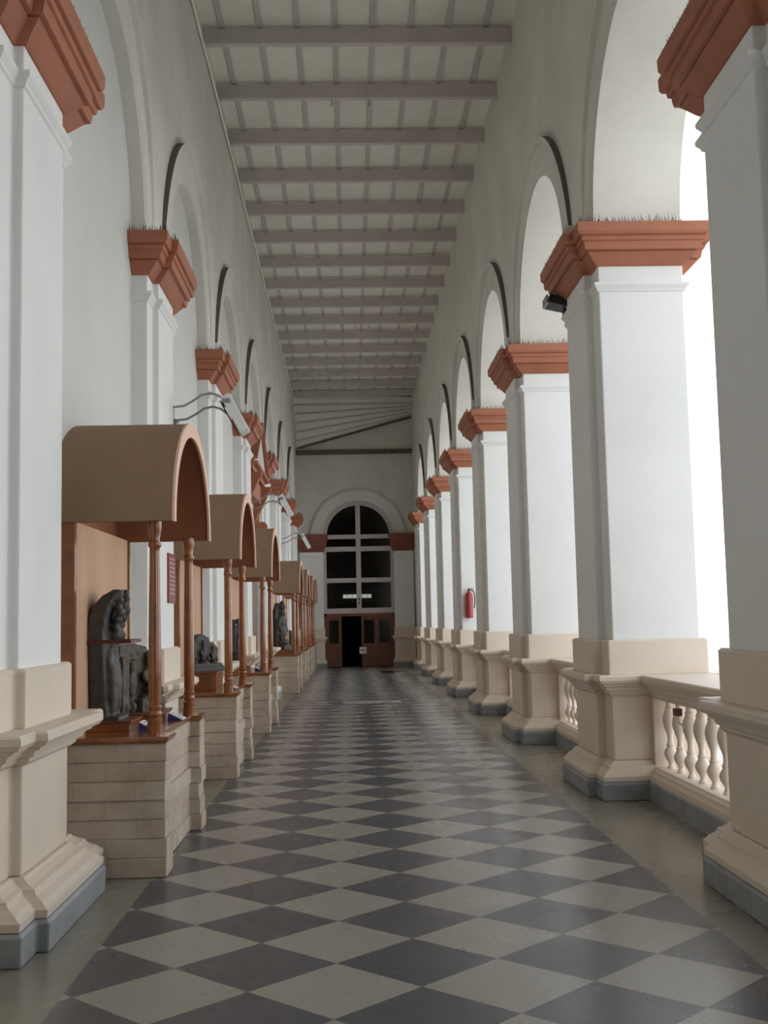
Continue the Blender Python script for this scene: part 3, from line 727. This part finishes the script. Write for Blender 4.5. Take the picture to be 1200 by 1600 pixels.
# window
w1 = struct(bpy.data.objects.new('window_1', None), 'tall arched end window with grey frame'); C.objects.link(w1); w1.location = (CX,YE+.08,0)
fm = MB(); R1, R0 = RO, RO-.15
fm.rings([[(-R1*math.cos(PI*i/n),0,SPZ+R1*math.sin(PI*i/n)),(-R1*math.cos(PI*i/n),.10,SPZ+R1*math.sin(PI*i/n)),(-R0*math.cos(PI*i/n),.10,SPZ+R0*math.sin(PI*i/n)),(-R0*math.cos(PI*i/n),0,SPZ+R0*math.sin(PI*i/n))] for i in range(n+1)])
fm.box(-R1,-R1+.13,0,.10,1.9,SPZ).box(R1-.13,R1,0,.10,1.9,SPZ)
part(fm, 'outer_frame', M['frame'], w1)
part(MB().box(-.085,.085,-.02,.09,1.92,SPZ+R0+.02), 'mullion', M['frame'], w1)
for z0,z1 in ((1.9,2.08),(2.99,3.15),(4.10,4.27),(4.55,4.70)): part(MB().box(-R1+.1,R1-.1,-.012,.085,z0,z1), 'transom', M['frame'], w1)
for z0,z1 in ((2.08,2.99),(3.15,4.10),(4.27,4.55)):
    for s in (-1,1): part(MB().box(min(s*.085,s*(R1-.13)),max(s*.085,s*(R1-.13)),.045,.051,z0,z1), 'pane', M['glass'], w1)
for s in (-1,1):
    poly = [(s*.085,4.70)]+[(s*R0*math.cos(a),SPZ+R0*math.sin(a)) for a in [math.asin(.07/R0)+ (PI/2-.075-math.asin(.07/R0))*i/14 for i in range(15)]]
    part(MB().prism(poly,1,.045,.051), 'pane', M['glass'], w1)
tag(part(MB().box(-.02,.02,-.04,-.015,2.22,2.30).box(-.02,.02,-.04,-.015,2.36,2.44),'latch',M['iron'],w1))
# doors
d1 = struct(bpy.data.objects.new('door_1', None), 'brown panelled folding doors with one leaf open'); C.objects.link(d1); d1.location = (CX,YE+.08,0)
part(MB().box(-RO,-RO+.09,0,.12,0,1.9).box(RO-.09,RO,0,.12,0,1.9).box(-RO,RO,0,.12,1.80,1.9), 'door_frame', M['wood_dk'], d1)
def leaf(x0,x1,yo=.03,ang=0):
    w = x1-x0; r = part(MB().box(0,.09,0,.05,.02,1.8).box(w-.09,w,0,.05,.02,1.8).box(.09,w-.09,0,.05,1.66,1.8).box(.09,w-.09,0,.05,.72,.84).box(.09,w-.09,0,.05,.02,.16).box(.09,w-.09,.012,.038,.16,.72), 'door_leaf', M['door_wood'], d1, bevel=.006)
    r.location = (x0,yo,0); r.rotation_euler = (0,0,ang)
    p = part(MB().box(.09,w-.09,.02,.026,.84,1.66),'pane',M['glass_gr'],r)
leaf(-RO+.09,-.66); leaf(.06,.60); leaf(.60,RO-.09); leaf(-.64,-.10,.06,math.radians(96))
t = thing('notice_sign', 'small white notice sign on the brown end doors', 'sign', (.43,YE+.085,.59))
part(MB().box(-.12,.12,0,.02,-.115,.115),'board',M['paper'],t)
lt = MB()
for x in [-.085+.036*i for i in range(5)]: lt.box(x,x+.026,-.003,.001,-.005,.045)
lt.box(-.08,.08,-.003,.001,-.05,-.035)
part(lt,'lettering',M['ink'],t)
# dim room behind the glass with a barred bright window
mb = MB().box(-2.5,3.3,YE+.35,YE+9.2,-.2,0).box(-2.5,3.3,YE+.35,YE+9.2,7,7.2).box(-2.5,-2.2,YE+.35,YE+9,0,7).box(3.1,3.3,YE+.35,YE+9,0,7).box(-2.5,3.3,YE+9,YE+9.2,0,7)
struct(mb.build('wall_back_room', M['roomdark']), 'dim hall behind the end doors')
w2 = struct(bpy.data.objects.new('window_2', None), 'bright barred window across the hall behind'); C.objects.link(w2); w2.location = (CX,YE+8.95,0)
part(MB().box(-.62,.60,-.02,0,2.62,2.78),'pane',M['lit'],w2)
gb = MB()
for i in range(9): gb.box(-.9+.22*i,-.88+.22*i,-.06,-.04,1.9,2.9)
for z in (2.0,2.2,2.45,2.9): gb.box(-.95,.95,-.06,-.04,z,z+.03)
part(gb,'grille',M['frame'],w2)
pud = MB(); pud.rings([[(1.28+.36*(1+.2*math.sin(3*a))*math.cos(a),36.3+1.0*(1+.15*math.cos(2*a))*math.sin(a),z) for a in [2*PI*i/24 for i in range(24)]] for z in (.0005,.002)])
tag(pud.build('puddle', M['wet']), 'dark wet puddle on the floor near the end doors', 'puddle')

# ------------------------------------------------------------------ light: overcast sky through the arcade
w = bpy.data.worlds.new('overcast_sky'); sc.world = w; w.use_nodes = True
nt = w.node_tree; bg = nt.nodes['Background']
tc = nt.nodes.new('ShaderNodeTexCoord'); sx = nt.nodes.new('ShaderNodeSeparateXYZ'); nt.links.new(tc.outputs['Generated'], sx.inputs[0])
rp = nt.nodes.new('ShaderNodeValToRGB'); rp.color_ramp.elements[0].position = 0; rp.color_ramp.elements[0].color = (.96,.98,1,1)
rp.color_ramp.elements[1].position = .8; rp.color_ramp.elements[1].color = (.30,.33,.37,1)
nt.links.new(sx.outputs[2], rp.inputs['Fac']); nt.links.new(rp.outputs['Color'], bg.inputs['Color'])
bg.inputs['Strength'].default_value = 3.65

# ------------------------------------------------------------------ camera
cam = bpy.data.cameras.new('camera'); co = bpy.data.objects.new('camera', cam); C.objects.link(co)
cam.sensor_fit = 'VERTICAL'; cam.sensor_height = 32.; cam.lens = 1780/1600*32.; cam.clip_end = 300
pit, yaw, rol = [math.radians(a) for a in (5.473, 1.8043, 1.2206)]
right = Vector((math.cos(yaw),-math.sin(yaw),0)); fh = Vector((math.sin(yaw),math.cos(yaw),0)); up = Vector((0,0,1))
fwd = fh*math.cos(pit)+up*math.sin(pit); u2 = -fh*math.sin(pit)+up*math.cos(pit)
c_, s_ = math.cos(rol), math.sin(rol)
# image x = c*px + s*py(down), so camera right axis = c*right - s*up2 ; camera up = s*right + c*up2
cr = right*c_ - u2*s_; cu = right*s_ + u2*c_
m3 = Matrix((cr, cu, -fwd)).transposed()
co.matrix_world = Matrix.Translation((0,0,1.6)) @ m3.to_4x4()
sc.camera = co
sc.view_settings.view_transform = 'Standard'; sc.view_settings.look = 'None'; sc.view_settings.gamma = 1; sc.view_settings.use_curve_mapping = False
sc.view_settings.exposure = 0
sc.cycles.use_denoising = True; sc.cycles.max_bounces = 12; sc.cycles.diffuse_bounces = 8; sc.cycles.sample_clamp_indirect = 8
